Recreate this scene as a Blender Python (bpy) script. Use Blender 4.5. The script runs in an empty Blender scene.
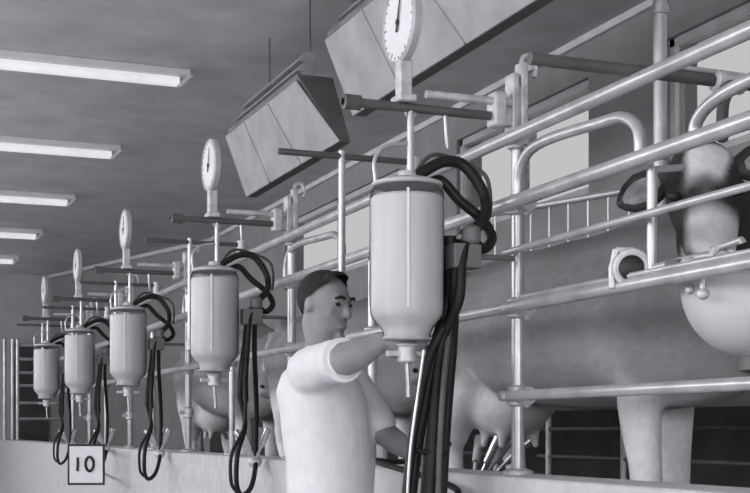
import bpy, bmesh, math, random
from mathutils import Vector, Matrix, noise
random.seed(7)
C = bpy.context.scene.collection
S_, C_ = math.sin(math.radians(21.8)), math.cos(math.radians(21.8))
F_PX = 1290.0
EYE = 1.25                                   # eye height above the pit floor; geometry below is written relative to the eye
def at(px, py, d):
    """point d metres into the view at a photo pixel (eye-relative)"""
    lat = (px-375)/F_PX*d
    return Vector((d*S_+lat*C_, d*C_-lat*S_, (429-py)/F_PX*d))

# ------------------------------------------------------------------ materials
def mat(name, g, rough=.6, metal=0.0, var=.12, scale=6.0, bump=0.0, spec=.4, stretch=None):
    m = bpy.data.materials.new(name); m.use_nodes = True
    nt = m.node_tree; b = nt.nodes['Principled BSDF']
    tc = nt.nodes.new('ShaderNodeTexCoord'); mp = nt.nodes.new('ShaderNodeMapping')
    nt.links.new(tc.outputs['Object'], mp.inputs['Vector'])
    if stretch: mp.inputs['Scale'].default_value = stretch
    n = nt.nodes.new('ShaderNodeTexNoise'); n.inputs['Scale'].default_value = scale; n.inputs['Detail'].default_value = 6
    nt.links.new(mp.outputs['Vector'], n.inputs['Vector'])
    r = nt.nodes.new('ShaderNodeValToRGB')
    lo, hi = g*(1-var), min(1, g*(1+var))
    r.color_ramp.elements[0].position = .3; r.color_ramp.elements[1].position = .7
    t = lambda v: (v*.99, v*.985, min(1, v*1.02), 1)
    r.color_ramp.elements[0].color = t(lo); r.color_ramp.elements[1].color = t(hi)
    nt.links.new(n.outputs['Fac'], r.inputs['Fac']); nt.links.new(r.outputs['Color'], b.inputs['Base Color'])
    b.inputs['Roughness'].default_value = rough; b.inputs['Metallic'].default_value = metal
    b.inputs['Specular IOR Level'].default_value = spec
    if bump:
        bn = nt.nodes.new('ShaderNodeBump'); bn.inputs['Strength'].default_value = bump; bn.inputs['Distance'].default_value = .01
        nt.links.new(n.outputs['Fac'], bn.inputs['Height']); nt.links.new(bn.outputs['Normal'], b.inputs['Normal'])
    return m
def emit(name, g, strength):
    m = mat(name, g, .4); b = m.node_tree.nodes['Principled BSDF']
    b.inputs['Emission Color'].default_value = (.98, .98, 1, 1); b.inputs['Emission Strength'].default_value = strength
    return m
def glass(name, g, gloss=.1):
    m = bpy.data.materials.new(name); m.use_nodes = True; nt = m.node_tree; nt.nodes.clear()
    o = nt.nodes.new('ShaderNodeOutputMaterial'); t = nt.nodes.new('ShaderNodeBsdfTransparent'); t.inputs[0].default_value = (g, g, g, 1)
    gl = nt.nodes.new('ShaderNodeBsdfGlossy'); gl.inputs['Roughness'].default_value = .08
    mx = nt.nodes.new('ShaderNodeMixShader'); mx.inputs[0].default_value = .03
    if gloss:
        fr = nt.nodes.new('ShaderNodeLayerWeight'); fr.inputs['Blend'].default_value = gloss
        nt.links.new(fr.outputs['Fresnel'], mx.inputs[0])
    nt.links.new(t.outputs[0], mx.inputs[1]); nt.links.new(gl.outputs[0], mx.inputs[2])
    nt.links.new(mx.outputs[0], o.inputs[0]); return m
def coat_mat(name):
    m = mat(name, .3, .75, var=.1, scale=30, bump=.25)
    nt = m.node_tree; b = nt.nodes['Principled BSDF']
    a = nt.nodes.new('ShaderNodeAttribute'); a.attribute_name = 'coat'
    n = nt.nodes.new('ShaderNodeTexNoise'); n.inputs['Scale'].default_value = 45; n.inputs['Detail'].default_value = 5
    mx = nt.nodes.new('ShaderNodeMix'); mx.data_type = 'RGBA'; mx.blend_type = 'MULTIPLY'; mx.inputs[0].default_value = .35
    nt.links.new(a.outputs['Color'], mx.inputs[6]); nt.links.new(n.outputs['Fac'], mx.inputs[7])
    nt.links.new(mx.outputs[2], b.inputs['Base Color']); return m

M = dict(
    pipe=mat('galvanised_pipe', .50, .32, .45, .18, 9),
    dpipe=mat('dark_painted_pipe', .10, .45, .2, .2, 9),
    cast=mat('cast_clamp', .55, .5, .35, .25, 25, .2),
    rubber=mat('black_rubber', .014, .5, 0, .25, 12, spec=.25),
    grubber=mat('grey_rubber', .08, .5, 0, .25, 12),
    ceil=mat('ceiling_board', .52, .9, 0, .12, 3, .1),
    wall=mat('painted_wall', .27, .85, 0, .10, 4, .1),
    dado=mat('dark_dado', .05, .7, 0, .3, 4),
    endw=mat('end_wall_paint', .42, .85, 0, .08, 3),
    kerb=mat('kerb_concrete', .52, .9, 0, .10, 14, .25),
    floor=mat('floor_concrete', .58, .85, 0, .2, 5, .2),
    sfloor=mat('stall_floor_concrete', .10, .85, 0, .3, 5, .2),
    steel=mat('sheet_steel', .50, .55, .15, .14, 5, .05),
    hopper=mat('galvanised_sheet', .34, .6, .1, .16, 5, .05),
    dsteel=mat('dark_sheet', .14, .6, .1, .2, 5),
    white=mat('white_enamel', .72, .35, 0, .05, 8),
    bowl=mat('bowl_enamel', .60, .4, 0, .04, 5),
    face=mat('dial_face', .74, .4, 0, .04, 10),
    black=mat('black_paint', .012, .5, 0, .2, 10),
    milk=mat('milk', .60, .4, 0, .06, 3, stretch=(9, 9, .3)),
    steelb=mat('stainless', .72, .22, .8, .1, 8),
    skin=mat('skin', .25, .55, 0, .12, 18),
    hair=mat('hair', .014, .85, 0, .4, 60, .4),
    cotton=mat('white_cotton', .70, .9, 0, .05, 22, .3),
    coat=coat_mat('cow_coat'),
    dark=mat('dark_hide', .03, .5, 0, .3, 30),
    ear=mat('inner_ear', .30, .8, 0, .3, 40),
    frame=mat('window_frame_paint', .5, .6, 0, .1, 8),
    trim=mat('pale_trim', .62, .7, 0, .08, 8),
    card=mat('card_white', .78, .8, 0, .03, 10),
    tube=emit('fluorescent_tube_glow', .6, .20),
    batten=mat('batten_white', .6, .5, 0, .05, 8),
    pane=glass('window_pane', .27, None), jar=glass('jar_glass', .93, .12),
)

# ------------------------------------------------------------------ mesh building
def spline(pts, n=8):
    P = [Vector(p) for p in pts]
    if len(P) < 3: return P
    out = []
    for i in range(len(P)-1):
        p0 = P[i-1] if i else P[0]*2-P[1]; p1 = P[i]; p2 = P[i+1]
        p3 = P[i+2] if i+2 < len(P) else P[-1]*2-P[-2]
        for k in range(n):
            t = k/n
            out.append(.5*((2*p1)+(p2-p0)*t+(2*p0-5*p1+4*p2-p3)*t*t+(3*p1-p0-3*p2+p3)*t**3))
    out.append(P[-1]); return out
class MB:
    def __init__(s): s.v = []; s.f = []
    def ring(s, c, a, b, A, B, seg):
        i0 = len(s.v)
        for k in range(seg):
            t = 2*math.pi*k/seg
            s.v.append(Vector(c)+A*(a*math.cos(t))+B*(b*math.sin(t)))
        return i0
    def bridge(s, i, j, seg):
        for k in range(seg):
            k2 = (k+1) % seg
            s.f.append((i+k, i+k2, j+k2, j+k))
    def cap(s, i, seg, flip):
        r = list(range(i, i+seg)); s.f.append(tuple(reversed(r) if flip else r))
    def tube(s, pts, r, seg=10, caps=True):
        P = [Vector(p) for p in pts]; n = len(P)
        R = r if isinstance(r, (list, tuple)) else [r]*n
        T = []
        for i in range(n):
            d = (P[min(i+1, n-1)]-P[max(i-1, 0)]); T.append(d.normalized() if d.length > 1e-9 else Vector((0, 0, 1)))
        up = Vector((0, 0, 1)) if abs(T[0].z) < .9 else Vector((0, 1, 0))
        A = T[0].cross(up).normalized(); prev = None
        for i in range(n):
            A = (A-T[i]*A.dot(T[i])).normalized(); B = T[i].cross(A)
            k = s.ring(P[i], R[i], R[i], A, B, seg)
            if prev is not None: s.bridge(prev, k, seg)
            elif caps: s.cap(k, seg, True)
            prev = k
        if caps: s.cap(prev, seg, False)
        return s
    def loft(s, secs, seg=18):
        """secs: (centre, a, b, A, B); closed with caps"""
        prev = None
        for c, a, b, A, B in secs:
            k = s.ring(c, a, b, A, B, seg)
            if prev is None: s.cap(k, seg, True)
            else: s.bridge(prev, k, seg)
            prev = k
        s.cap(prev, seg, False); return s
    def limb(s, pts, rad, seg=14, n=5):
        """smooth tapered limb with rounded ends"""
        P = spline(pts, n); m = len(pts); R = []
        for i in range(len(P)):
            u = min(i/n, m-1); k = min(int(u), m-2); w = u-k; w = w*w*(3-2*w)
            R.append(rad[k]*(1-w)+rad[k+1]*w)
        d0 = (P[0]-P[1]).normalized(); d1 = (P[-1]-P[-2]).normalized()
        P = [P[0]+d0*R[0]*.8, P[0]+d0*R[0]*.5]+P+[P[-1]+d1*R[-1]*.5, P[-1]+d1*R[-1]*.8]
        R = [R[0]*.45, R[0]*.85]+R+[R[-1]*.85, R[-1]*.45]
        return s.tube(P, R, seg)
    def box(s, x0, x1, y0, y1, z0, z1):
        i = len(s.v)
        for x in (x0, x1):
            for y in (y0, y1):
                for z in (z0, z1): s.v.append(Vector((x, y, z)))
        for q in ((0, 1, 3, 2), (4, 6, 7, 5), (0, 4, 5, 1), (2, 3, 7, 6), (0, 2, 6, 4), (1, 5, 7, 3)): s.f.append(tuple(i+k for k in q))
        return s
    def hexa(s, P):
        i = len(s.v); s.v += [Vector(p) for p in P]
        for q in ((3, 2, 1, 0), (4, 5, 6, 7), (0, 1, 5, 4), (1, 2, 6, 5), (2, 3, 7, 6), (3, 0, 4, 7)): s.f.append(tuple(i+k for k in q))
        return s
    def prism(s, poly, d):
        """poly: list of points, extruded by vector d"""
        i = len(s.v); n = len(poly); d = Vector(d)
        s.v += [Vector(p) for p in poly]+[Vector(p)+d for p in poly]
        s.f.append(tuple(range(i+n-1, i-1, -1))); s.f.append(tuple(range(i+n, i+2*n)))
        for k in range(n): s.f.append((i+k, i+(k+1) % n, i+n+(k+1) % n, i+n+k))
        return s
    def lathe(s, prof, c, seg=28, ax=Vector((0, 0, 1)), A=None):
        ax = Vector(ax).normalized()
        if A is None: A = Vector((1, 0, 0)) if abs(ax.x) < .9 else Vector((0, 1, 0))
        A = (A-ax*A.dot(ax)).normalized(); B = ax.cross(A); prev = None; c = Vector(c)
        for r, z in prof:
            k = s.ring(c+ax*z, max(r, 1e-4), max(r, 1e-4), A, B, seg)
            if prev is None: s.cap(k, seg, True)
            else: s.bridge(prev, k, seg)
            prev = k
        s.cap(prev, seg, False); return s
    def ell(s, c, ra, rb, rc, A=Vector((1, 0, 0)), B=Vector((0, 1, 0)), D=Vector((0, 0, 1)), seg=18, n=10):
        secs = []
        for i in range(n+1):
            t = -math.pi/2+math.pi*(i+.02 if i == 0 else (i-.02 if i == n else i))/n
            secs.append((Vector(c)+D*(rc*math.sin(t)), max(ra*math.cos(t), 1e-3), max(rb*math.cos(t), 1e-3), A, B))
        return s.loft(secs, seg)
    def torus(s, c, R, r, ax, seg=24, sub=8):
        ax = Vector(ax).normalized(); A = Vector((1, 0, 0)) if abs(ax.x) < .9 else Vector((0, 1, 0))
        A = (A-ax*A.dot(ax)).normalized(); B = ax.cross(A); first = prev = None
        for k in range(seg):
            t = 2*math.pi*k/seg; d = A*math.cos(t)+B*math.sin(t)
            j = s.ring(Vector(c)+d*R, r, r, d, ax, sub)
            if prev is not None: s.bridge(prev, j, sub)
            else: first = j
            prev = j
        s.bridge(prev, first, sub); return s
    def build(s, name, m, parent=None, bevel=0, remesh=0, smooth_it=0, solid=0, sharp=38, loc=None):
        me = bpy.data.meshes.new(name)
        off = Vector((0, 0, 0))
        if parent is not None:
            p = parent
            while p is not None: off = off+p.location; p = p.parent
        elif loc is not None: off = Vector(loc)
        me.from_pydata([tuple(v-off) for v in s.v], [], s.f)
        bm = bmesh.new(); bm.from_mesh(me); bmesh.ops.recalc_face_normals(bm, faces=bm.faces); bm.to_mesh(me); bm.free()
        o = bpy.data.objects.new(name, me); C.objects.link(o)
        if remesh:
            r = o.modifiers.new('r', 'REMESH'); r.mode = 'VOXEL'; r.voxel_size = remesh
            if smooth_it:
                q = o.modifiers.new('s', 'SMOOTH'); q.factor = .5; q.iterations = smooth_it
            dg = bpy.context.evaluated_depsgraph_get(); dg.update()
            nm = bpy.data.meshes.new_from_object(o.evaluated_get(dg)); o.modifiers.clear(); o.data = nm; nm.name = name; me = nm
        if bevel:
            b = o.modifiers.new('bevel', 'BEVEL'); b.width = bevel; b.segments = 2; b.limit_method = 'ANGLE'
        if solid:
            q = o.modifiers.new('solid', 'SOLIDIFY'); q.thickness = solid
        me.materials.append(m)
        me.polygons.foreach_set('use_smooth', [True]*len(me.polygons))
        if not remesh: me.set_sharp_from_angle(angle=math.radians(sharp))
        if parent is not None: o.parent = parent
        elif loc is not None: o.location = off
        return o
def tag(o, label, cat, group=None):
    o['label'] = label; o['category'] = cat
    if group: o['group'] = group
    return o
def thing(name, label, cat, loc, group=None):
    o = bpy.data.objects.new(name, None); o.empty_display_size = .1; C.objects.link(o); o.location = Vector(loc)
    return tag(o, label, cat, group)
def struct(o): o['kind'] = 'structure'; return o
X, Y_, Z = Vector((1, 0, 0)), Vector((0, 1, 0)), Vector((0, 0, 1))

# ------------------------------------------------------------------ the room
PITZ, KERBZ, STALLZ, CEILZ = -EYE, -.147, -.50, 2.5
WX, KX, EY = 4.3, 1.85, 21.5
fl = MB()
fl.box(-1.2, KX, -5, 21.5, PITZ-.2, PITZ)
fl.build('floor', M['floor']); struct(bpy.data.objects['floor'])
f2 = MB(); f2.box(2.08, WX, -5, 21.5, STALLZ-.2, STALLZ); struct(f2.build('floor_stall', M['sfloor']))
f3 = MB(); f3.box(-4, -1.2, -5, 21.5, PITZ-.2, STALLZ); struct(f3.build('floor_side', M['floor']))
k = MB(); k.box(KX, 2.08, -5, 19.0, PITZ-.2, KERBZ); struct(k.build('wall_kerb', M['kerb'], bevel=.012))
c = MB(); c.box(-4.2, WX+.3, -5.2, 21.8, CEILZ, CEILZ+.15); struct(c.build('ceiling', M['ceil']))
# right wall with three window openings
WZ0, WZ1 = 1.50, 2.237
wins = [(3.4, 6.26), (7.1, 9.05), (10.2, 13.4)]
w = MB(); WT = .22
w.box(WX, WX+WT, -5, 16.6, .12, WZ0); w.box(WX, WX+WT, -5, 16.6, WZ1, CEILZ)
ys = [-5]+[v for p in wins for v in p]+[16.6]
for a, b in zip(ys[0::2], ys[1::2]): w.box(WX, WX+WT, a, b, WZ0, WZ1)
struct(w.build('wall_right', M['wall']))
d = MB(); d.box(WX-.006, WX+WT, -5, 16.6, STALLZ-.2, .12); struct(d.build('trim_1', M['dado']))
t = MB(); t.box(WX-.035, WX, -5, 16.6, CEILZ-.045, CEILZ); struct(t.build('trim_2', M['trim']))
# wall joints seen as thin pale verticals under the windows
for i, (a, b) in enumerate(wins):
    fr = MB(); x0, x1 = WX+.03, WX+.10
    fr.box(x0, x1, a, b, WZ0, WZ0+.05); fr.box(x0, x1, a, b, WZ1-.05, WZ1); fr.box(x0, x1, a, a+.05, WZ0, WZ1); fr.box(x0, x1, b-.05, b, WZ0, WZ1)
    nm = 2
    for q in range(1, nm): yy = a+(b-a)*q/nm; fr.box(x0, x1, yy-.022, yy+.022, WZ0, WZ1)
    fo = struct(fr.build('window_%d' % (i+1), M['frame'], bevel=.004))
    g = MB(); g.box(WX+.06, WX+.066, a+.04, b-.04, WZ0+.04, WZ1-.04); g.build('glass_pane', M['pane'], fo)
# slanting far corner, end wall, the rest of the shell
cw = MB(); cw.hexa([(4.3, 16.6, STALLZ-.2), (4.55, 16.6, STALLZ-.2), (3.15, 21.6, STALLZ-.2), (2.9, 21.5, STALLZ-.2), (4.3, 16.6, CEILZ), (4.55, 16.6, CEILZ), (3.15, 21.6, CEILZ), (2.9, 21.5, CEILZ)])
struct(cw.build('wall_corner', M['wall']))
ct = MB(); ct.hexa([(4.25, 16.6, CEILZ-.05), (4.3, 16.6, CEILZ-.05), (2.9, 21.5, CEILZ-.05), (2.85, 21.47, CEILZ-.05), (4.25, 16.6, CEILZ), (4.3, 16.6, CEILZ), (2.9, 21.5, CEILZ), (2.85, 21.47, CEILZ)])
struct(ct.build('trim_3', M['trim']))
ew = MB(); ew.box(-4.2, 3.2, EY, EY+.2, PITZ-.2, CEILZ); struct(ew.build('wall_far', M['endw']))
dr = MB(); dr.box(2.32, 2.86, EY-.05, EY, STALLZ, 1.38); dd = struct(dr.build('door_1', M['dado']))
lw = MB(); LX = -4.0
lw.box(LX-.2, LX, -5.2, 21.5, PITZ-.2, .6); lw.box(LX-.2, LX, -5.2, 21.5, 2.38, CEILZ)
added_lwin = [(-4.5, -1.9), (-1.3, 1.3), (1.9, 4.5), (5.1, 7.7), (8.3, 10.9), (11.5, 14.1), (14.7, 17.3)]  # unseen windows, added to bring daylight in from the left
ys = [-5.2]+[v for p in added_lwin for v in p]+[21.5]
for a, b in zip(ys[0::2], ys[1::2]): lw.box(LX-.2, LX, a, b, .6, 2.38)
struct(lw.build('wall_left', M['endw']))
for i, (a, b) in enumerate(added_lwin):
    fr = MB(); x0, x1 = LX-.12, LX-.06
    fr.box(x0, x1, a, b, .6, .65); fr.box(x0, x1, a, b, 2.33, 2.38); fr.box(x0, x1, a, a+.05, .6, 2.38); fr.box(x0, x1, b-.05, b, .6, 2.38); fr.box(x0, x1, (a+b)/2-.02, (a+b)/2+.02, .6, 2.38)
    struct(fr.build('window_%d' % (i+4), M['frame']))  # frame of an added daylight opening, out of view
bw = MB(); bw.box(-4.2, -1.1, -5.2, -5, PITZ-.2, CEILZ); bw.box(2.3, WX+.2, -5.2, -5, PITZ-.2, CEILZ); bw.box(-1.1, 2.3, -5.2, -5, 1.6, CEILZ)  # wide doorway behind the camera is unseen, added to let daylight in
struct(bw.build('wall_back', M['endw']))

# ------------------------------------------------------------------ fluorescent lights
lamp_where = {8.82: 'nearest of the visible row, largest in view', 11.4: 'second of the visible row', 13.99: 'third of the visible row', 16.6: 'fourth of the visible row', 19.2: 'farthest, by the end wall'}
for yy in (-1.6, 1.0, 3.6, 6.2, 8.82, 11.4, 13.99, 16.6, 19.2):
    if yy not in lamp_where: continue
    t = thing('fluorescent_light', 'long fluorescent batten light on the dark ceiling, '+lamp_where[yy], 'ceiling light', (1.1, yy, CEILZ), 'fluorescent lights along the ceiling')
    x0, x1 = .05, 2.16
    b = MB(); b.box(x0, x1-.02, yy-.03, yy+.03, CEILZ-.05, CEILZ); b.build('batten', M['batten'], t, bevel=.006)
    u = MB(); u.tube([(x0+.07, yy, CEILZ-.092), (x1-.10, yy, CEILZ-.092)], .036, 14); u.build('tube', M['tube'], t)
    for xe, sg in ((x0, 1), (x1, -1)):
        e = MB(); e.prism([(xe+sg*.05, yy-.028, CEILZ-.05), (xe+sg*.12, yy-.028, CEILZ-.13), (xe+sg*.09, yy-.028, CEILZ-.13), (xe, yy-.028, CEILZ-.04)], (0, .056, 0))
        e.build('lamp_holder', M['batten'], t)

# ------------------------------------------------------------------ rails along the stalls
RX = 1.93
def rail(label, z, y0, y1, r, m=M['pipe'], x=RX, fl=True):
    b = MB(); b.tube([(x, y0, z), (x, (y0+y1)/2, z), (x, y1, z)], r, 14)
    return tag(b.build('stall_rail', m, loc=(x, y0, z)), label, 'rail', 'steel rails of the stalls')
zr = lambda ratio: ratio*RX/C_
rail('top steel rail running the length of the stalls', zr(.448), .6, 14.2, .021)
rail('second steel rail from the top along the stalls', zr(.347), .6, 14.2, .022)
rail('middle-height thick rail passing just above the white feed bowl', zr(.187), .6, 14.2, .019)
rail('thin rail crossing in front of the looking cow\'s face', zr(.273), .6, 3.70, .011)
rail('lowest rail under the near cow\'s flank', zr(.051), .6, 3.72, .017)
rail('slim rail running close above the thick rail by the feed bowl', zr(.199), .6, 3.60, .008)

UY = [3.69, 6.03, 8.17, 10.1, 12.0]
WHERE = ['beside the milker', 'first beyond the milker', 'second beyond the milker', 'third beyond the milker', 'farthest along the row']
PX = 1.972
def clamp(b, x, y, z, r=.034, h=.07):
    b.lathe([(r*.6, -h/2), (r, -h/2+.008), (r, h/2-.008), (r*.6, h/2)], (x, y, z), 14)
for i, y in enumerate(UY):
    t = thing('stall_post', 'galvanised stall post with clamped bracket head, standing on the kerb '+WHERE[i], 'post', (PX, y, KERBZ), 'tall posts on the kerb')
    b = MB(); b.tube([(PX, y, KERBZ), (PX, y, 1.10)], .021, 14); b.build('pole', M['pipe'], t)
    b = MB(); b.lathe([(.05, 0), (.05, .012), (.028, .02)], (PX, y, KERBZ), 18); b.build('base_flange', M['cast'], t)
    b = MB(); b.box(PX-.034, PX-.008, y-.03, y+.03, .93, 1.14); b.box(PX+.0, PX+.026, y-.026, y+.026, .90, 1.18)
    b.box(PX-.06, PX-.03, y-.022, y+.022, .97, 1.03); b.build('bracket', M['cast'], t, bevel=.006)
    b = MB(); b.tube(spline([(PX+.012, y, 1.17), (PX+.02, y, 1.20), (PX+.05, y, 1.205), (PX+.065, y, 1.17), (PX+.06, y, 1.14)]), .009, 8); b.build('hook', M['cast'], t)
    for z in (zr(.187), zr(.347), zr(.448), zr(.051)):
        b = MB(); clamp(b, PX, y, z); b.tube([(PX-.06, y-.012, z), (PX+.035, y-.012, z)], .012, 8)
        if i == 0: b.tube([(PX, y-.03, z), (PX, y-.075, z)], .029, 12); b.ell((PX+.015, y-.035, z-.025), .014, .014, .014)
        b.build('rail_clamp', M['cast'], t)
for i, y in enumerate([4.96, 7.12, 9.25, 11.15, 13.0]):
    t = thing('kerb_stanchion', 'short stanchion on the kerb midway along the stall, '+WHERE[i], 'post', (PX, y, KERBZ), 'short stanchions between posts')
    b = MB(); b.tube([(PX, y, KERBZ), (PX, y, zr(.347)+.02)], .018, 12); b.build('pole', M['pipe'], t)
    b = MB(); b.lathe([(.045, 0), (.045, .01), (.025, .018)], (PX, y, KERBZ), 16); b.build('base_flange', M['cast'], t)
    b = MB(); clamp(b, PX, y, zr(.187)); b.build('rail_clamp', M['cast'], t)

# ------------------------------------------------------------------ weighing arm, dial, jar and hoses of every milking point
JX = 1.583
for i, y in enumerate(UY):
    wh = WHERE[i]
    # main arm over the pit
    t = thing('weighing_gantry', 'dark cantilever arm reaching over the pit from the post '+wh, 'support arm', (PX, y, 1.0), 'arms holding the milk jars')
    b = MB(); b.tube([(1.37, y, 1.0), (PX-.05, y, 1.0)], .015, 12); b.build('arm_tube', M['dpipe'], t)
    b = MB(); b.tube([(JX+.06, y-.012, 1.045), (PX-.03, y-.012, 1.045)], .013, 12); b.build('upper_tube', M['cast'], t)
    b = MB(); b.lathe([(.012, -.03), (.024, -.026), (.024, .026), (.012, .03)], (1.40, y, 1.0), 12, X); b.build('end_collar', M['dpipe'], t)
    b = MB(); b.tube([(JX+.13, y, 1.0), (JX+.135, y-.004, .90), (JX+.14, y, .885)], .006, 8); b.build('drop_rod', M['pipe'], t)
    b = MB(); b.box(PX-.10, PX-.055, y-.035, y+.03, .965, 1.075); b.build('arm_bracket', M['cast'], t, bevel=.008)
    # second arm with its stand pipe
    y2 = y+.75
    t = thing('vacuum_gantry', 'slim second arm with a bright drop pipe, behind the jar '+wh, 'support arm', (RX, y2, 1.0), 'vacuum arms behind the jars')
    b = MB(); b.tube([(1.40, y2, 1.0), (RX+.02, y2, 1.0)], .012, 12); b.build('arm_tube', M['dpipe'], t)
    b = MB(); b.tube([(1.645, y2, 1.02), (1.645, y2, .42)], .013, 12); b.build('drop_pipe', M['pipe'], t)
    b = MB(); b.lathe([(.016, -.05), (.026, -.045), (.026, .045), (.016, .05)], (RX, y2, .975), 14); b.build('clamp', M['cast'], t)
    b = MB(); b.lathe([(.013, 0), (.02, .005), (.02, .05), (.013, .055)], (1.645, y2, .42), 14); b.build('tap', M['cast'], t)
    # dial standing on the arm, facing the pit
    dz = 1.262; R = .122; dx = JX-.02
    t = thing('weighing_dial', 'round white-faced weighing dial above the milk jar '+wh, 'scale', (dx, y, 1.012), 'weighing dials above the jars')
    b = MB(); b.lathe([(R*.8, .028), (R+.002, .018), (R+.005, -.006), (R-.002, -.014), (R-.006, -.006)], (dx, y, dz), 36, X); b.build('case', M['steel'], t)
    b = MB(); b.lathe([(R-.005, -.008), (R-.005, -.004)], (dx, y, dz), 36, X); df = b.build('dial_face', M['face'], t)
    b = MB()
    for kx in range(24):
        a = 2*math.pi*kx/24; dv = Vector((0, math.cos(a), math.sin(a))); tv = Vector((0, -math.sin(a), math.cos(a)))
        o = Vector((dx-.0085, y, dz)); r0 = R*(.80 if kx % 4 == 0 else .86); r1 = R*.93; wd = .0018
        b.prism([o+dv*r0-tv*wd, o+dv*r1-tv*wd, o+dv*r1+tv*wd, o+dv*r0+tv*wd], (-.001, 0, 0))
    b.build('graduation', M['black'], df)
    b = MB(); o = Vector((dx-.012, y, dz)); nd = Vector((0, -.28, .96)); nv = Vector((0, .96, .28))
    b.prism([o-nd*.03-nv*.006, o+nd*.085-nv*.0022, o+nd*.085+nv*.0022, o-nd*.03+nv*.006], (-.002, 0, 0)); b.lathe([(.009, -.004), (.009, .001)], o, 12, X)
    b.build('needle', M['black'], t)
    b = MB(); b.box(dx-.012, dx+.03, y-.022, y+.022, 1.012, dz-R+.006); b.box(dx-.02, dx+.038, y-.04, y+.04, 1.012, 1.035); b.build('stem', M['cast'], t, bevel=.005)
    # jar
    t = thing('milk_jar', 'tall glass milk recorder jar full of milk, hanging '+wh, 'jar', (JX, y, .277), 'milk recorder jars')
    r = .1165
    prof = [(.03, .270), (.068, .272), (.073, .280), (.075, .300), (.084, .318), (.104, .338), (.113, .352), (r, .372), (r+.001, .42), (r, .72), (r-.004, .738), (r-.02, .752), (.03, .757)]
    b = MB(); b.lathe(prof, (JX, y, 0), 40); b.build('glass_body', M['jar'], t)
    pm = [(.03, .274), (.066, .276), (.070, .284), (.072, .302), (.081, .320), (.101, .340), (.110, .354), (r-.003, .374), (r-.003, .715), (r-.01, .722), (.01, .722)]
    b = MB(); b.lathe(pm, (JX, y, 0), 40); b.build('milk', M['milk'], t)
    b = MB(); b.lathe([(.108, .752), (.112, .756), (.110, .764), (.075, .776), (.03, .784), (.028, .80), (.012, .804)], (JX, y, 0), 36); b.build('lid', M['steel'], t)
    b = MB(); b.torus((JX, y, .282), .074, .004, Z, 30, 6); b.build('neck_ring', M['cast'], t)
    ex = JX-.045; b = MB(); ang = Vector((-.60, -.80, 0)) # graduation strip towards the pit
    n0 = Vector((-.37, -.93, 0)).normalized(); tv = n0.cross(Z)
    o = Vector((JX, y, 0))+n0*(r+.001); b.hexa([o-tv*.004+Z*.37, o+tv*.004+Z*.37, o+tv*.004+n0*.002+Z*.37, o-tv*.004+n0*.002+Z*.37, o-tv*.004+Z*.73, o+tv*.004+Z*.73, o+tv*.004+n0*.002+Z*.73, o-tv*.004+n0*.002+Z*.73])
    b.build('graduation_strip', M['white'], t)
    b = MB(); b.tube([(JX+.012, y, .80), (JX+.012, y, .99)], .011, 12); b.torus((JX+.012, y, .985), .016, .005, Y_, 14, 6); b.build('hanger_rod', M['pipe'], t)
    b = MB(); b.tube(spline([(JX-.105, y, .76), (JX-.108, y, .83), (JX-.07, y, .875), (JX+.012, y, .89)]), .006, 8); b.build('bail', M['pipe'], t)
    b = MB(); b.lathe([(.018, .205), (.03, .21), (.03, .255), (.04, .262), (.024, .268)], (JX, y, 0), 18); b.box(JX-.07, JX+.07, y-.009, y+.009, .225, .243); b.build('outlet_valve', M['cast'], t, bevel=.003)
    b = MB(); b.tube([(JX, y, .21), (JX+.006, y, .10)], .008, 10); b.build('outlet_pipe', M['pipe'], t)

def hose(name, label, pts, r, m, group, cat='hose', n=8):
    b = MB(); P = spline(pts, n); b.tube(P, r, 10); o = tag(b.build(name, m, loc=P[0]), label, cat, group); return o
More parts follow.
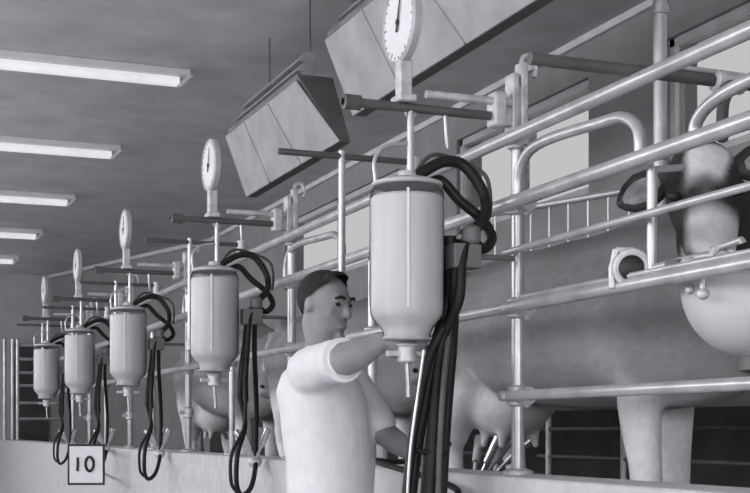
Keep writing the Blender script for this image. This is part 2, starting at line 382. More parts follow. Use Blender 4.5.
# hoses: arch from the lid to the side, then down into the pit
for i, y in enumerate(UY):
    wh = WHERE[i]
    q = lambda dx, dz, dy=0: (JX+dx, y+dy, .757+dz)
    r = .0185 if i == 0 else .0155
    hose('milk_hose', 'black hose arching highest from the jar lid '+wh, [q(.02, .02), q(.06, .05), q(.13, .085), q(.20, .075), q(.255, -.01, -.02), q(.245, -.09, -.05), q(.19, -.15, -.06), q(.15, -.22, -.06), q(.14, -.34, -.05)]+([tuple(at(452, 345, 4.1)), tuple(at(446, 420, 4.08)), tuple(at(440, 520, 4.03))] if i == 0 else [(JX+.12, y-.05, .28), (JX+.11, y-.05, .15)]), r, M['rubber'], 'arched hoses on the jars')
    hose('milk_hose', 'black hose looping lower and outward from the jar lid '+wh, [q(.07, .01, .02), q(.13, .03, .03), q(.19, -.03, .02), q(.26, -.09, .0), q(.285, -.15, -.02), q(.24, -.19, -.05), q(.18, -.17, -.07), q(.15, -.24, -.08), q(.14, -.36, -.08)]+([tuple(at(441, 345, 4.05)), tuple(at(434, 420, 4.0)), tuple(at(428, 520, 3.96))] if i == 0 else [(JX+.13, y-.08, .24), (JX+.13, y-.09, .13)]), r*.9, M['rubber'], 'arched hoses on the jars')
    hose('vacuum_tube', 'thin pale-edged tube behind the black hoses '+wh, [q(.03, .03, .03), q(.10, .11, .04), q(.20, .10, .04), q(.285, .06, .03), q(.30, -.02, .02), q(.29, -.08, .01)], .007, M['grubber'], 'thin tubes on the jars')
    b = MB(); p = Vector((JX+.165, y-.055, .57)); b.box(p.x-.045, p.x+.05, p.y-.035, p.y+.035, .50, .575); b.lathe([(.02, 0), (.03, .01), (.03, .05), (.012, .06)], (p.x+.02, p.y-.02, .575), 14)
    b.tube([(p.x, p.y, .54), (RX, p.y, .54)], .010, 8)
    tag(b.build('pulsator', M['dsteel'], loc=p, bevel=.006), 'cast pulsator block where the hoses gather, '+wh, 'pulsator', 'pulsators beside the jars')
    if i == 0: continue
    dk = 'pit hose hanging in a long loop over the kerb, '+wh
    X0 = 1.74
    hose('looped_hose', 'black '+dk, [(JX+.11, y-.05, .16), (X0-.02, y-.05, .02), (X0-.06, y-.06, -.12), (X0-.07, y-.08, -.26), (X0-.05, y-.10, -.315), (X0-.0, y-.08, -.28), (X0+.04, y-.02, -.19), (X0+.06, y+.04, -.08), (X0+.06, y+.03, .12), (JX+.19, y-.03, .36), (JX+.185, y-.05, .505)], .0125, M['rubber'], 'hose loops over the kerb')
    hose('looped_hose', 'second thinner '+dk, [(JX+.13, y-.09, .14), (X0-.04, y-.09, .0), (X0-.10, y-.10, -.12), (X0-.105, y-.11, -.25), (X0-.08, y-.12, -.30)], .009, M['rubber'], 'hose loops over the kerb')
    # cluster parked on the kerb edge
    t = thing('teat_cup_cluster', 'idle cluster of steel teat cups resting at the kerb edge '+wh, 'milking cluster', (X0+.05, y-.02, -.14), 'idle teat cup clusters')
    cc = Vector((X0+.05, y+.02, -.16))
    b = MB(); b.ell(cc, .035, .035, .03); b.build('claw', M['cast'], t)
    for sx, sy in ((-1, -1), (1, -1), (-1, 1), (1, 1)):
        d = Vector((sx*.35-.1, sy*.35, .85)).normalized(); p = cc+d*.03
        b = MB(); b.tube([p, p+d*.05, p+d*.06, p+d*.15], [.008, .009, .016, .017], 10); b.build('teat_cup', M['steelb'], t)

# the thick bundle of hoses hanging beside the near jar down into the pit
tops = [(447, 245), (452, 246), (457, 250), (449, 255), (455, 262), (444, 300)]
bund = [
  (M['rubber'], .021, [(450, 236, 4.05), (449, 290, 4.06), (437, 345, 4.06), (425, 400, 4.04), (415, 455, 4.02), (408, 520, 4.0)], 'black hose on the pit side of the bundle by the near jar'),
  (M['rubber'], .020, [(458, 240, 4.12), (455, 290, 4.12), (448, 345, 4.12), (445, 400, 4.1), (441, 455, 4.08), (436, 520, 4.05)], 'black hose on the cow side of the bundle by the near jar'),
  (M['grubber'], .016, [(452, 320, 4.1), (440, 355, 4.09), (434, 400, 4.07), (428, 450, 4.05), (424, 520, 4.0)], 'grey hose in the middle of the bundle by the near jar'),
  (M['rubber'], .015, [(447, 320, 4.04), (430, 355, 4.03), (419, 400, 4.0), (411, 450, 3.98), (404, 520, 3.95)], 'leftmost black hose of the bundle by the near jar'),
  (M['rubber'], .021, [(449, 318, 4.15), (436, 345, 4.16), (438, 400, 4.16), (434, 450, 4.14), (430, 520, 4.1)], 'black hose behind the bundle by the near jar'),
  (M['grubber'], .010, [(452, 262, 4.06), (450, 320, 4.06), (444, 380, 4.0), (440, 440, 3.98), (437, 520, 3.96)], 'slim grey hose over the front of the bundle'),
  (M['pipe'], .005, [(424, 350, 3.97), (417, 400, 3.96), (410, 455, 3.95), (406, 520, 3.93)], 'thin pale tube along the left edge of the bundle'),
]
for m, r, pp, lab in bund:
    hose('pit_hose', lab, [at(*p) for p in pp], r, m, 'hose bundle beside the near jar')
b = MB()
p = at(427, 452, 4.03); b.torus(p, .055, .008, (.1, 0, 1), 20, 8)
tag(b.build('hose_strap', M['rubber'], loc=p), 'dark strap tying the hose bundle near the kerb', 'strap')
hose('claw_hose', 'black hose running over the kerb toward the cow\'s teat cups', [at(448, 505, 4.1), at(453, 487, 4.2), (KX-.02, 4.55, -.125), (KX+.08, 4.63, -.128), (KX+.22, 4.72, -.12), (2.25, 4.8, -.06)], .011, M['rubber'], None)

# ------------------------------------------------------------------ gate hoops, tall pipe, upper crossbar of the near stall
def hoop(label, y0, y1, z0, z1, x=1.966, r=.017):
    b = MB(); b.tube(spline([(x, y0, z0), (x, y0+.01, z0+(z1-z0)*.6), (x, y0+(y1-y0)*.12, z1-.012), (x, y0+(y1-y0)*.3, z1), (x, y0+(y1-y0)*.7, z1+.015), (x, y0+(y1-y0)*.9, z1), (x, y1-.01, z0+(z1-z0)*.6), (x, y1, z0)], 8), r, 12)
    return tag(b.build('gate_hoop', M['pipe'], loc=(x, y0, z0)), label, 'gate hoop', 'bent pipe hoops over the gates')
hoop('bent pipe hoop arching over the second rail beside the near post', 2.98, 3.68, zr(.347), .875)
hoop('bent pipe hoop above the cow\'s head at the frame\'s edge', 1.85, 2.735, zr(.347), .815)
hoop('small bent pipe hoop on the rails beyond the milker', 5.30, 6.10, zr(.347), .875)
hoop('far bent pipe hoop on the rails beyond the second jar', 7.45, 8.25, zr(.347), .875)
tp = at(660, 250, 5.3)
b = MB(); b.tube([(tp.x, tp.y, STALLZ), (tp.x, tp.y, CEILZ)], .028, 16)
for z in (.5, 1.1, 1.7): b.lathe([(.026, 0), (.035, .004), (.035, .04), (.026, .044)], (tp.x, tp.y, z), 18)
tag(b.build('downpipe', M['pipe'], loc=(tp.x, tp.y, STALLZ)), 'tall pipe rising to the ceiling behind the rails', 'pipe')
t = thing('stall_crossbar', 'dark crossbar over the top rail in front of the window', 'crossbar', (RX, 2.96, .975))
b = MB(); b.tube([(1.617, 2.96, .962), (2.55, 2.96, .962)], .0165, 14); b.build('bar', M['dpipe'], t)
b = MB(); b.tube([(2.0, 2.955, .985), (2.23, 2.955, .985)], .007, 10); b.build('bar_conduit', M['pipe'], t)
b = MB(); b.lathe([(.02, -.05), (.03, -.045), (.03, .045), (.02, .05)], (2.24, 2.96, .962), 14, X); b.build('clamp', M['cast'], t)
b = MB(); b.tube(spline([(2.24, 2.95, .95), (2.2, 2.9, .93), (2.14, 2.85, .86), (2.10, 2.80, .76)]), .016, 12); b.build('curved_brace', M['dpipe'], t)

# gate stanchion and latch by the cow's head
gs = at(652, 170, 3.47)
t = thing('gate_stanchion', 'bright upright pipe between the rails left of the cow\'s face', 'post', (gs.x, gs.y, zr(.187)))
b = MB(); b.tube([(gs.x, gs.y, zr(.187)), (gs.x, gs.y, zr(.347)-.02)], .0145, 12); b.build('pole', M['pipe'], t)
b = MB(); b.tube([(gs.x, gs.y, zr(.347)-.025), (gs.x+.10, gs.y, zr(.347)-.01)], .010, 10); b.build('top_elbow', M['pipe'], t)
lc = at(632, 268, 3.49)
t = thing('gate_latch', 'round latch housing with dark drum on the rail below the ear', 'latch', (lc.x, lc.y, zr(.187)))
view = Vector((lc.x, lc.y, 0)).normalized(); side = Vector((-1, 0, 0))
ax = Vector((-.66, -.75, 0)).normalized()
b = MB(); b.torus(lc, .042, .012, ax, 26, 8); b.build('housing_ring', M['cast'], t)
b = MB(); b.lathe([(.034, -.02), (.034, .012), (.02, .02)], lc, 24, ax); b.build('drum', M['black'], t)
b = MB(); b.tube([at(616, 250, 3.52), at(612, 268, 3.52), at(612, 288, 3.52)], .010, 8); b.tube([at(616, 250, 3.52), at(632, 250, 3.5), at(652, 258, 3.48)], .008, 8); b.build('bracket', M['cast'], t)
t = thing('latch_bar', 'pale sliding latch bar with clamps above the feed bowl', 'latch', at(705, 270, 3.25))
b = MB(); b.tube([at(655, 268, 3.44), at(700, 257, 3.27), at(712, 255, 3.22)], .012, 10); b.build('bar', M['pipe'], t)
b = MB(); b.tube([at(712, 250, 3.2), at(742, 240, 3.1), at(743, 243, 3.1)], .009, 10); b.build('handle', M['pipe'], t)
b = MB(); b.torus(at(723, 257, 3.17), .026, .010, (-.5, -.85, .1), 20, 8); b.build('ring', M['cast'], t)
b = MB(); b.lathe([(.02, -.02), (.028, -.012), (.028, .012), (.02, .02)], at(690, 268, 3.29), 14, ax); b.build('clamp', M['cast'], t); b = MB(); b.lathe([(.02, -.02), (.026, -.012), (.026, .012), (.02, .02)], at(740, 262, 3.12), 14, ax); b.build('clamp', M['cast'], t)
b = MB(); b.box(*(lambda p: (p.x-.03, p.x+.03, p.y-.03, p.y+.03, p.z-.012, p.z+.03))(at(680, 272, 3.34))); b.build('slide_block', M['dsteel'], t, bevel=.006)
b = MB(); p = at(703, 294, 3.24); b.ell(p, .017, .017, .015); b.tube([p, p+Vector((0, 0, .06))], .008, 8); b.build('lug', M['cast'], t); b = MB(); p2 = at(690, 290, 3.3); b.ell(p2, .013, .013, .012); b.build('lug', M['cast'], t)

# white feed bowl
bc = at(766, 283, 3.4); R = .222
t = thing('feed_bowl', 'large round white feed bowl under the cow\'s muzzle', 'feed bowl', (bc.x, bc.y, bc.z-.19))
prof = []
for kx in range(11):
    a = math.pi/2*kx/10; prof.append((R*math.sin(a)**.85 if a else .001, -.20*math.cos(a)))
prof += [(R+.008, .004), (R+.004, .012), (R-.012, .008)]
for kx in range(10, -1, -1):
    a = math.pi/2*kx/10; prof.append(((R-.016)*math.sin(a)**.85 if a else .001, -.185*math.cos(a)))
b = MB(); b.lathe(prof, bc, 44); b.build('bowl', M['bowl'], t)
b = MB(); b.tube([bc+Vector((.19, 0, -.08)), bc+Vector((.34, .02, -.12)), bc+Vector((.34, .02, STALLZ-bc.z))], .018, 12); b.build('bracket', M['dpipe'], t)
b = MB(); b.lathe([(.06, -.235), (.07, -.23), (.07, -.19), (.05, -.18)], bc, 20); b.build('pivot', M['dsteel'], t)

# ------------------------------------------------------------------ far-side stall fence and partly open exit gate
def fence(label, x, y0, y1, ypost):
    t = thing('stall_fence', label, 'fence', (x, y0, STALLZ), 'far fences of the stalls')
    for z, r in ((.46, .015), (.0, .009), (-.13, .009), (-.28, .012)):
        b = MB(); b.tube([(x, y0, z), (x, y1, z)], r, 10); b.build('rail', M['dpipe'] if z != 0 else M['grubber'], t)
    for yy in ypost:
        b = MB(); b.tube([(x, yy, STALLZ), (x, yy, .48)], .014, 10); b.build('post', M['cast'], t)
fence('dark low fence behind the cow\'s legs in the near stall', 3.05, 2.2, 5.5, (3.35, 3.75, 4.75, 5.4))
fence('dark low fence on the far side of the second stall', 3.05, 5.9, 8.0, (5.95, 7.0, 7.95))
fence('dark low fence on the far side of the third stall', 3.05, 8.2, 10.3, (8.25, 9.3, 10.2))
A = at(640, 189, 5.9); B = at(470, 218, 6.72); zt = 1.10
A.z = B.z = zt
t = thing('exit_gate', 'barred exit gate standing ajar behind the near cow\'s back', 'gate', (A.x, A.y, STALLZ))
b = MB(); b.tube([A, B], .017, 12); b.build('top_rail', M['pipe'], t)
b = MB(); b.tube([Vector((A.x, A.y, .2)), Vector((B.x, B.y, .2))], .015, 10); b.build('bottom_rail', M['pipe'], t)
for kx in range(9):
    p = A.lerp(B, (kx+.5)/9); b = MB(); b.tube([(p.x, p.y, .2), (p.x, p.y, zt)], .006, 8); b.build('bar', M['pipe'], t)
b = MB(); b.tube([(A.x, A.y, STALLZ), (A.x, A.y, zt+.03)], .02, 12); b.build('hinge_post', M['pipe'], t)

# ------------------------------------------------------------------ feed hoppers under the ceiling
def hopper(label, y0, dz=0.0, more=0.0):
    """y0: near bottom corner"""
    t = thing('feed_hopper', label, 'feed hopper', (2.5, y0+.8, 1.55), 'feed hoppers over the stalls')
    xb, xt, zb, zm, ztp = 2.40, 2.30, 1.55+dz, 1.98+dz, 2.14+dz
    yb0, yb1, yt0, yt1 = y0, y0+1.80+more, y0+.45, y0+1.96+more
    b = MB(); b.hexa([(xb, yb0, zb), (xb+.012, yb0, zb), (xb+.012, yb1, zb), (xb, yb1, zb), (xt, yt0, zm), (xt+.012, yt0, zm), (xt+.012, yt1, zm), (xt, yt1, zm)]); b.build('front_panel', M['hopper'], t, bevel=.004)
    b = MB()
    for q in range(3):
        z = zm+.005+q*.075; xx = xt+.03*q
        b.prism([(xx, yt0+.02+.06*q, z), (xx+.05, yt0+.02+.06*q, z+.055), (xx+.12, yt0+.02+.06*q, z+.07), (xx+.12, yt0+.02+.06*q, z)], (0, 1.46+more-.14*q, 0))
    b.build('folded_lid', M['hopper'], t, bevel=.004)
    b = MB()
    for u in (.36, .70):
        b = MB(); pb = Vector((xb, yb0+(yb1-yb0)*u, zb)); pt = Vector((xt, yt0+(yt1-yt0)*u, zm)); b.tube([pb-X*.002, pt-X*.002], .007, 8)
        b.build('seam', M['hopper'], t)
    b = MB(); x2 = xb+.07
    b.hexa([(xb+.012, yb0+.01, zb), (x2, yb0+.01, zb), (x2, yb1-.01, zb), (xb+.012, yb1-.01, zb), (xt+.012, yt0+.01, zm+.04), (x2+.06, yt0+.01, zm+.04), (x2+.06, yt1-.01, zm+.04), (xt+.012, yt1-.01, zm+.04)]); b.build('bin', M['dsteel'], t)
    for yy in (y0+.6, y0+1.4):
        b = MB(); b.tube([(xt+.14, yy, zm), (xt+.14, yy, CEILZ)], .006, 8); b.build('hanger', M['dpipe'], t)
hopper('large sheet-steel feed hopper behind the nearest dial', 4.2, .09, .32)
hopper('sheet-steel feed hopper with folded lid left of the nearest dial', 6.52)

# ------------------------------------------------------------------ end of the row: gate before the door
t = thing('end_gate', 'barred gate by the dark door at the far end', 'gate', (2.0, 18.0, KERBZ))
for yy, xx in ((18.4, 1.862), (18.4, 1.967), (18.4, 2.035)):
    b = MB(); b.tube([(xx, yy, KERBZ), (xx, yy, 1.24)], .026, 12); b.build('post', M['pipe'], t)
for z in (1.16, .97, .78, .60, .36, .14):
    b = MB(); b.tube([(2.03, 18.4, z), (2.66, 18.4, z)], .02, 8); b.build('rail', M['pipe'], t)

# ------------------------------------------------------------------ number card
pc = at(86.5, 464.5, 9.4); rt = Vector((C_, -S_, 0)); fw = Vector((-S_, -C_, 0)); px = 9.4/F_PX
t = thing('number_card', 'square white card with black border and the number 10 by the kerb', 'number sign', pc-Z*.17)
W, H = 18.5*px, 20.5*px
def plate(b, w, h, d0, d1):
    b.hexa([pc+rt*sx*w+Z*sz*h+fw*dd for dd in (d0, d1) for sx, sz in ((-1, -1), (1, -1), (1, 1), (-1, 1))])
b = MB(); plate(b, W, H, 0, .012); b.build('border', M['black'], t)
b = MB(); plate(b, W-2*px, H-2.2*px, .005, .016); b.build('card', M['card'], t)
b = MB()
def stroke(pts, r):
    P = [pc+rt*(x*px)+Z*(z*px)+fw*.017 for x, z in pts]; b.tube(P, [r*px]*len(P), 8)
stroke(spline([(-8.3, 7.2), (-8.1, 2), (-8.6, -6.5)], 4), 1.35)
el = [(3.6+4.0*math.cos(a), .6+7.0*math.sin(a)) for a in [2*math.pi*q/28 for q in range(29)]]
stroke(el, 1.45); b.build('numerals', M['black'], t)
b = MB(); pr = pc+rt*(W-.01)
b.tube([pr+Z*.10-fw*.01, Vector((KX+.01, pr.y+1.2, pr.z+.10))], .008, 8); b.tube([pr-Z*.10-fw*.01, Vector((KX+.01, pr.y+1.2, pr.z-.10))], .008, 8); b.build('bracket', M['dpipe'], t)

# ------------------------------------------------------------------ cows
def cow(label, cx, yf, zf, head=None, look='plain'):
    """front legs at y=yf, facing -y; head=(poll, muzzle, face normal)"""
    T = lambda f, l, z: Vector((cx+l, yf-f, zf+z))
    t = thing('cow', label, 'cow', (cx, yf+.7, zf), 'cows in the stalls')
    b = MB()
    secs = [(-1.66, 1.04, .07, .08), (-1.61, 1.0, .16, .17), (-1.5, .965, .225, .235), (-1.3, .925, .27, .275), (-1.0, .895, .295, .30), (-.6, .885, .315, .325), (-.25, .88, .315, .31), (0, .88, .315, .265), (.2, .87, .29, .215), (.36, .85, .22, .15), (.45, .84, .12, .09)]
    b.loft([(T(f, 0, z), hw, hh, X, Z) for f, z, hh, hw in secs], 24)
    b.limb([T(-1.58, 0, 1.14), T(-1.2, 0, 1.16), T(-.6, 0, 1.155), T(-.05, 0, 1.17)], [.05, .06, .05, .06])          # spine
    for s in (-1, 1): b.limb([T(-1.28, s*.2, 1.10), T(-1.22, s*.235, 1.07)], [.06, .05])                                  # hip bones
    for s in (-1, 1):
        b.limb([T(-1.36, s*.14, .92), T(-1.26, s*.17, .72), T(-1.40, s*.155, .50), T(-1.45, s*.15, .44), T(-1.40, s*.15, .28), T(-1.37, s*.15, .12), T(-1.34, s*.15, .05), T(-1.32, s*.15, .03)], [.17, .135, .075, .058, .043, .044, .05, .055], n=6)
        o = .21 if s > 0 else 0
        b.limb([T(.06-o, s*.14, .86), T(-.02-o, s*.14, .62), T(.0-o, s*.13, .36), T(.0-o, s*.13, .30), T(-.01-o, s*.13, .13), T(.02-o, s*.13, .05), T(.03-o, s*.13, .03)], [.125, .075, .055, .052, .040, .046, .052], n=6)
    b.ell(T(-1.19, 0, .60), .17, .20, .14)                                                                                 # udder
    for sx in (-1, 1):
        for sy in (-1, 1): b.limb([T(-1.19+sy*.08, sx*.08, .5), T(-1.19+sy*.08, sx*.08, .43)], [.02, .013])
    if head is None: head = (T(.46, -.05, 1.10), T(.64, -.17, .74), Vector((-.25, -.75, .45)))
    P, Q, N = head; ax = (Q-P).normalized(); N = (N-ax*N.dot(ax)).normalized(); Wd = N.cross(ax).normalized()
    if Wd.x < 0: Wd = -Wd
    L = (Q-P).length
    nb = P-N*.07+ax*.05
    b.limb([T(-.05, 0, .90), T(.2, 0, .93), T(.32, 0, .95).lerp(nb, .45), nb], [.25, .21, .145, .10], n=6)
    hs = [(-.06, .05, .045), (0, .085, .08), (.12, .105, .105), (.3, .112, .12), (.5, .088, .105), (.7, .068, .08), (.85, .072, .072), (.95, .075, .066), (1.02, .055, .045)]
    b.loft([(P+ax*(L*u)-N*(.03+.02*u), a, bb, Wd, N) for u, a, bb in hs], 20)
    body = b.build('body', M['coat'], t, remesh=.017, smooth_it=5)
    me = body.data; off = t.location
    at_ = me.color_attributes.new('coat', 'FLOAT_COLOR', 'POINT')
    vals = []
    for v in me.vertices:
        w_ = v.co+off; f = yf-w_.y; l = w_.x-cx; z = w_.z-zf
        n1 = noise.noise(w_*2.3+Vector((3, 1, 7)))+.5*noise.noise(w_*6)
        g = .25+.05*n1
        edge = .035*noise.noise(w_*11)
        sm = lambda e0, e1, x: max(0, min(1, (x-e0)/(e1-e0)))
        g += (.66-g)*sm(.92, .62, z)*(.25+.45*sm(-.15, .45, n1))       # paler lower flank
        wl = (sm(.74, .62, z+edge) if f < -1.05 else sm(.60, .52, z+edge)) * (1 if f < -1.05 or f > -.35 else 0)
        g = g*(1-wl)+.97*wl
        kd = sm(.25, .19, (w_-T(-1.19, 0, .59)).length)*sm(.74, .66, z+edge); g = g*(1-kd)+.72*kd
        if f < -1.1 and z < .80+edge*2 and abs(l) < .30 and l < -.08 and n1 > -.25 and look == 'none': g = .66
        if z < .07: g = .10
        hv = w_-P; u = hv.dot(ax)/L; ww = hv.dot(Wd); nn = hv.dot(N)
        if -.35 < u < 1.2 and abs(ww) < .17 and nn > -.26 and (f > .3):
            if look == 'near':
                e2 = edge*.5
                L_ = lambda a, c_, q_: a*(1-q_)+c_*q_
                g2 = .05
                g2 = L_(.03, .86, sm(.03, .08, u+e2)*sm(.42, .32, u+e2)*sm(.066, .046, abs(ww-.012+(u-.2)*.12)+e2))
                g2 = L_(g2, .13, sm(.03, .0, abs(ww))*sm(.3, .4, u)*sm(.6, .5, u))
                g2 = L_(g2, .62, sm(.50, .58, u+e2)*sm(-.062, -.042, ww+e2))  # left cheek stays dark: its shade is painted into the coat colour
                g2 = L_(g2, .07, sm(.86, .92, u))
                k_ = sm(-.3, -.12, u) if u < 0 else 1
                g = g*(1-k_)+g2*k_
            else:
                if abs(ww) < .05 and u < .7 and nn > 0: g = .6
        vals += [g*.99, g*.985, min(1, g*1.02), 1]
    at_.data.foreach_set('color', vals)
    # eyes, ears, tail
    for s in (-1, 1):
        e = MB(); e.ell(P+ax*(L*.42)+Wd*(s*.088)+N*.045, .018, .018, .016); e.build('eye', M['black'], t)
        r0 = P+ax*(L*.10)+Wd*(s*.085)-N*.03
        tip = r0+Wd*(s*.17)-N*.04+(Vector((0, 0, -.05)) if s < 0 else Vector((0, 0, .05)))
        dr = (tip-r0).normalized(); up = (Z-dr*dr.dot(Z)).normalized(); fn = dr.cross(up); fn = fn if fn.dot(N) > 0 else -fn
        ear = MB(); ear.loft([(r0+dr*(.175*u)-fn*.0, a, .016, up, fn) for u, a in ((-.1, .018), (.05, .03), (.3, .052), (.55, .060), (.78, .047), (.93, .026), (1.0, .008))], 16)
        eo = ear.build('ear', M['dark'] if look == 'near' else M['ear'], t)
        inn = MB(); inn.loft([(r0+dr*(.175*u)+fn*.015, a, .006, up, fn) for u, a in ((.2, .012), (.35, .028), (.55, .035), (.75, .026), (.88, .008))], 14); inn.build('ear_lining', M['ear'], eo)
    for s in (-1, 1):
        e = MB(); e.ell(P+ax*(L*.965)+Wd*(s*.032)+N*.02, .013, .012, .012); e.build('nostril', M['black'], t)
    tl = MB(); tl.limb([T(-1.62, 0, 1.10), T(-1.66, 0, 1.0), T(-1.67, -.01, .7), T(-1.66, -.02, .45), T(-1.65, -.03, .28), T(-1.64, -.03, .15)], [.03, .024, .018, .022, .045, .02], n=5); tl.build('tail', M['ear'], t)
    return t
near_head = (at(700, 152, 3.74), at(716, 284, 3.44), Vector((-.55, -.78, .40)))
cow('grey cow in the near stall looking round at the camera over the feed bowl', 2.50, 3.56, STALLZ, near_head, 'near')
cow('cow in the second stall, partly hidden behind the milker and near jar', 2.55, 6.02, STALLZ)
cow('cow in the third stall, glimpsed between the far hoses', 2.55, 8.42, STALLZ)

# cluster on the near cow's udder
uc = Vector((2.40, 3.56+1.22, STALLZ+.30))
t = thing('teat_cup_cluster', 'shining teat cups hung on the near cow\'s udder', 'milking cluster', uc, None)
b = MB(); b.ell(uc, .05, .05, .035); b.build('claw', M['dsteel'], t)
for sx in (-1, 1):
    for sy in (-1, 1):
        p0 = uc+Vector((sx*.03, sy*.035, .02)); p1 = Vector((2.50+sx*.08, uc.y+sy*.09, STALLZ+.47))
        b = MB(); d = p1-p0; b.tube([p0, p0+d*.25, p0+d*.3, p0+d*.98, p1], [.008, .009, .017, .020, .016], 12); b.build('teat_cup', M['steelb'], t)
b = MB(); b.tube([uc, uc+Vector((0, 0, -.16))], .012, 8); b.build('milk_tube', M['white'], t)

# ------------------------------------------------------------------ the milker
Fd = Vector((.80, -.60, 0)); Rd = Vector((-.60, -.80, 0))
Cb = Vector((1.50, 4.25, 0))
def Bd(f, r, z): return Cb+Fd*f+Rd*r+Z*z
man = thing('person', 'milker in white short-sleeved overalls reaching up to the near jar', 'person', (Cb.x, Cb.y, PITZ))
b = MB()
# head
Hc = at(326, 305, 4.47)
FH = (Fd+Vector((-.22, -.42, -.16))).normalized(); RH = FH.cross(Z).normalized(); UH = RH.cross(FH).normalized()
def Hd(f, r, u): return Hc+FH*f+RH*r+UH*u
b.ell(Hd(-.012, 0, .022), .076, .095, .088, RH, FH, UH, 22, 14)
b.loft([(Hd(.03, 0, -.118), .026, .022, RH, FH), (Hd(.03, 0, -.108), .040, .040, RH, FH), (Hd(.022, 0, -.085), .054, .058, RH, FH), (Hd(.012, 0, -.04), .064, .078, RH, FH), (Hd(.006, 0, .01), .070, .086, RH, FH), (Hd(0, 0, .05), .06, .07, RH, FH)], 20)
b.limb([Hd(.088, 0, .012), Hd(.104, 0, -.022), Hd(.106, 0, -.032)], [.010, .013, .012])       # nose
b.limb([Hd(.078, -.035, .026), Hd(.088, 0, .024), Hd(.078, .035, .026)], [.010, .011, .010])    # brow
b.limb([Hd(.082, -.018, -.068), Hd(.090, 0, -.068), Hd(.082, .018, -.068)], [.008, .009, .008]) # lips
b.limb([Hd(.082, 0, -.105), Hd(.078, 0, -.11)], [.018, .018])
for s in (-1, 1): b.ell(Hd(-.012, s*.078, -.004), .011, .018, .029, RH, FH, UH, 12, 8); b.ell(Hd(.058, s*.038, -.02), .02, .02, .022)
# neck and trunk
nb = Bd(.02, 0, .24)
b.limb([Bd(-.0, 0, .17), nb, Hd(-.03, 0, -.06)], [.078, .066, .058], n=6)
RS, LS = Bd(.01, .175, .205), Bd(.03, -.175, .205)
tr = [(-.62, .0, .15, .11), (-.45, 0, .17, .125), (-.30, 0, .16, .115), (-.12, 0, .165, .115), (.05, .0, .18, .12), (.16, .0, .175, .10), (.22, .0, .11, .075)]
b.loft([(Bd(f, 0, z), w_, h_, Rd, Fd) for z, f, w_, h_ in tr], 22)
RE = at(343, 360, 4.04); RW = at(380, 342, 4.03)
b.limb([RS, RS.lerp(RE, .5), RE], [.062, .056, .050], n=6)
b.limb([RE, RE.lerp(RW, .35)-Z*.004, RW], [.056, .052, .034], n=6)
LE = Vector((1.70, 4.20, -.005)); LW = Vector((1.835, 4.185, -.10))
b.limb([LS, LS.lerp(LE, .5), LE], [.06, .05, .045], n=6)
b.limb([LE, LE.lerp(LW, .4), LW], [.046, .043, .030], n=6)
def hand(wr, d, pn, out, curl, spread=.019):
    """wr wrist, d direction of the hand, pn palm normal (the way the fingers close), out towards the thumb"""
    d = d.normalized(); pn = (pn-d*pn.dot(d)).normalized(); out = (out-d*out.dot(d)-pn*out.dot(pn)).normalized()
    b.loft([(wr-d*.01, .028, .022, out, pn), (wr+d*.02, .034, .020, out, pn), (wr+d*.06, .042, .016, out, pn), (wr+d*.088, .040, .013, out, pn), (wr+d*.095, .03, .008, out, pn)], 14)
    for kx, ln in enumerate((.066, .076, .070, .054)):
        base = wr+d*(.082-.004*abs(kx-1.3))+out*((1.5-kx)*spread)
        p = [base-d*.02, base]; dd = d.copy()
        for j, fr in enumerate((.45, .32, .23)):
            dd = (dd*math.cos(curl)+pn*math.sin(curl)); dn = dd.normalized(); pn2 = None; p.append(p[-1]+dn*ln*fr*1.15)
            q_ = pn; 
        b.limb(p, [.0095, .0095, .009, .0085, .0075], 10, 4)
    th = wr+d*.03+out*.028
    b.limb([wr+d*.015+out*.015, th+out*.012+d*.012, th+out*.022+d*.035+pn*.016, th+out*.018+d*.055+pn*.030], [.013, .0125, .0105, .0085], 10, 4)
hd = Vector((JX, UY[0], .25))-RW
hand(RW, hd+Vector((-.02, .02, 0)), Vector((.3, .2, -.5))+Vector((0, 0, .9)), Vector((-.2, .8, .5)), .5)
hand(LW, Vector((.75, -.1, -.35)), Vector((-.2, 0, -1)), Vector((0, -1, 0)), .30)
# legs
for s in (-1, 1): b.limb([Bd(0, s*.09, -.36), Bd(.02, s*.10, -.78), Bd(-.02, s*.10, -1.12), Bd(-.01, s*.10, PITZ+.08)], [.095, .065, .05, .045], n=5)
body = b.build('body', M['skin'], man, remesh=.0068, smooth_it=3)
# overalls
b = MB()
tr2 = [(-.62, .03, .18, .135), (-.45, .03, .195, .148), (-.30, .035, .185, .145), (-.12, .035, .188, .150), (.05, .015, .200, .155), (.13, -.005, .196, .148), (.19, -.01, .160, .122), (.235, 0, .110, .094), (.258, .014, .082, .076)]
b.loft([(Bd(f, 0, z), w_, h_, Rd, Fd) for z, f, w_, h_ in tr2], 26)
b.limb([RS-Rd*.09-Z*.01, RS-Rd*.01-Z*.012, RS.lerp(RE, .45), RS.lerp(RE, .94)], [.085, .080, .073, .067], n=6)
b.limb([LS+Rd*.03, LS.lerp(LE, .5), LE.lerp(LS, .1)], [.08, .072, .068], n=6)
for s in (-1, 1): b.limb([Bd(0, s*.09, -.40), Bd(.02, s*.105, -.78), Bd(-.02, s*.10, -1.05)], [.125, .098, .085], n=5)
b.limb([Bd(.06, -.10, -.10), Bd(.08, 0, -.15), Bd(.06, .10, -.12)], [.07, .075, .07])
ov = b.build('overalls', M['cotton'], man, remesh=.010, smooth_it=3)
for v in ov.data.vertices:                                                                   # soft creases in the cloth
    w_ = v.co+man.location; a_ = (w_-Cb).dot(Fd)
    n_ = noise.noise(Vector((w_.x*7, w_.y*7, w_.z*5+a_*9)))+.5*noise.noise(Vector((w_.x*16, w_.y*16, w_.z*9-a_*14)))
    v.co += v.normal*(.0075*n_)
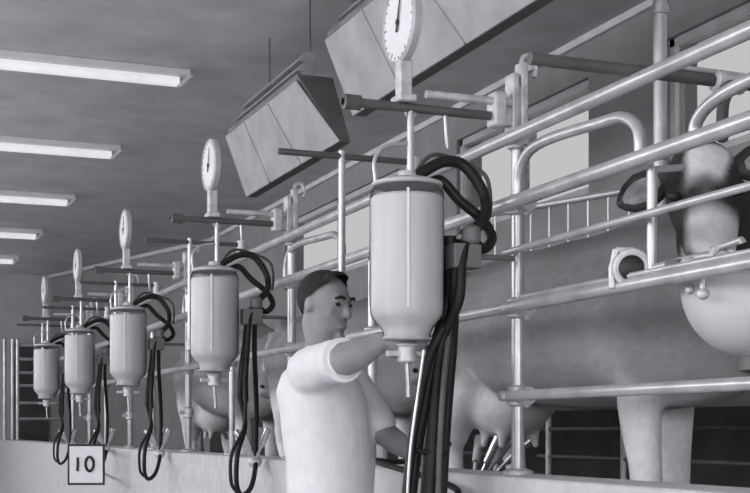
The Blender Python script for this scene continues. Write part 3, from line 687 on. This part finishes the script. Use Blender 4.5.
# collar and cuff
b = MB(); b.loft([(Bd(.012, 0, .235), .108, .094, Rd, Fd), (Bd(.014, 0, .262), .090, .083, Rd, Fd), (Bd(.016, 0, .285), .080, .075, Rd, Fd), (Bd(.016, 0, .288), .074, .069, Rd, Fd)], 30); b.build('collar', M['cotton'], ov)
cd = (RE-RS).normalized(); cp = RS.lerp(RE, .97); b = MB(); b.lathe([(.060, -.022), (.0705, -.02), (.0705, .012), (.060, .014)], cp, 30, cd); b.build('cuff', M['cotton'], ov)
for s in (-1, 1):
    b = MB(); b.limb([Bd(-.02, s*.10, -1.0), Bd(-.02, s*.10, -1.15), Bd(.0, s*.10, PITZ+.06), Bd(.10, s*.105, PITZ+.045), Bd(.17, s*.108, PITZ+.04)], [.075, .062, .055, .05, .038], n=5); b.build('boot', M['rubber'], man)
# hair: shell over crown and back of the head
b = MB(); b.ell(Hd(-.016, 0, .027), .083, .102, .094, RH, FH, UH, 40, 28)
b.ell(Hd(.045, .01, .098), .05, .035, .022, RH, FH, UH, 20, 10)
hair = b.build('hair', M['hair'], man, remesh=.006, smooth_it=2)
bm = bmesh.new(); bm.from_mesh(hair.data)
pn = (UH*.70-FH*.715).normalized()
bmesh.ops.bisect_plane(bm, geom=bm.verts[:]+bm.edges[:]+bm.faces[:], plane_co=Hd(.055, 0, .088)-man.location, plane_no=pn, clear_inner=True)
bm.to_mesh(hair.data); bm.free()
for s in (-1, 1):
    b = MB(); b.ell(Hd(.081, s*.031, .006), .011, .008, .007, RH, FH, UH, 12, 8); b.build('eye', M['black'], man)
    b = MB(); b.limb([Hd(.083, s*.050, .026), Hd(.094, s*.032, .032), Hd(.096, s*.016, .028)], [.004, .0055, .0045], 8); b.build('eyebrow', M['hair'], man)

# ------------------------------------------------------------------ daylight
wd = bpy.data.worlds.new('sky'); bpy.context.scene.world = wd; wd.use_nodes = True
nt = wd.node_tree; bg = nt.nodes['Background']
bg.inputs['Color'].default_value = (.985, .985, 1.0, 1); bg.inputs['Strength'].default_value = 3.2
for i, (a, b_) in enumerate(added_lwin):
    L = bpy.data.lights.new('window_portal', 'AREA'); L.shape = 'RECTANGLE'; L.size = 1.78; L.size_y = b_-a; L.cycles.is_portal = True
    o = bpy.data.objects.new('window_portal', L); C.objects.link(o); o.location = (LX-.02, (a+b_)/2, 1.49); o.rotation_euler = (0, math.radians(-90), 0)
L = bpy.data.lights.new('added_door_portal', 'AREA'); L.shape = 'RECTANGLE'; L.size = 3.4; L.size_y = 2.85; L.cycles.is_portal = True  # portal of the doorway added behind the camera for daylight
o = bpy.data.objects.new('added_door_portal', L); C.objects.link(o); o.location = (.6, -5.0, .2); o.rotation_euler = (math.radians(90), 0, 0)
for a, b_ in wins:
    L = bpy.data.lights.new('window_portal', 'AREA'); L.shape = 'RECTANGLE'; L.size = .74; L.size_y = b_-a; L.cycles.is_portal = True
    o = bpy.data.objects.new('window_portal', L); C.objects.link(o); o.location = (WX-.02, (a+b_)/2, 1.87); o.rotation_euler = (0, math.radians(90), 0)

# ------------------------------------------------------------------ camera
cam = bpy.data.cameras.new('camera'); co = bpy.data.objects.new('camera', cam); C.objects.link(co)
cam.lens = 36*F_PX/750; cam.sensor_width = 36; cam.sensor_fit = 'HORIZONTAL'; cam.shift_y = (429-246.5)/750; cam.clip_start = .05
co.rotation_euler = (math.radians(90), 0, math.radians(-21.8))
for o in C.objects:
    if o.parent is None: o.location.z += EYE
sc = bpy.context.scene; sc.camera = co
sc.view_settings.view_transform = 'Standard'; sc.view_settings.look = 'None'; sc.view_settings.gamma = 1; sc.view_settings.exposure = 1.3
sc.view_settings.use_curve_mapping = False
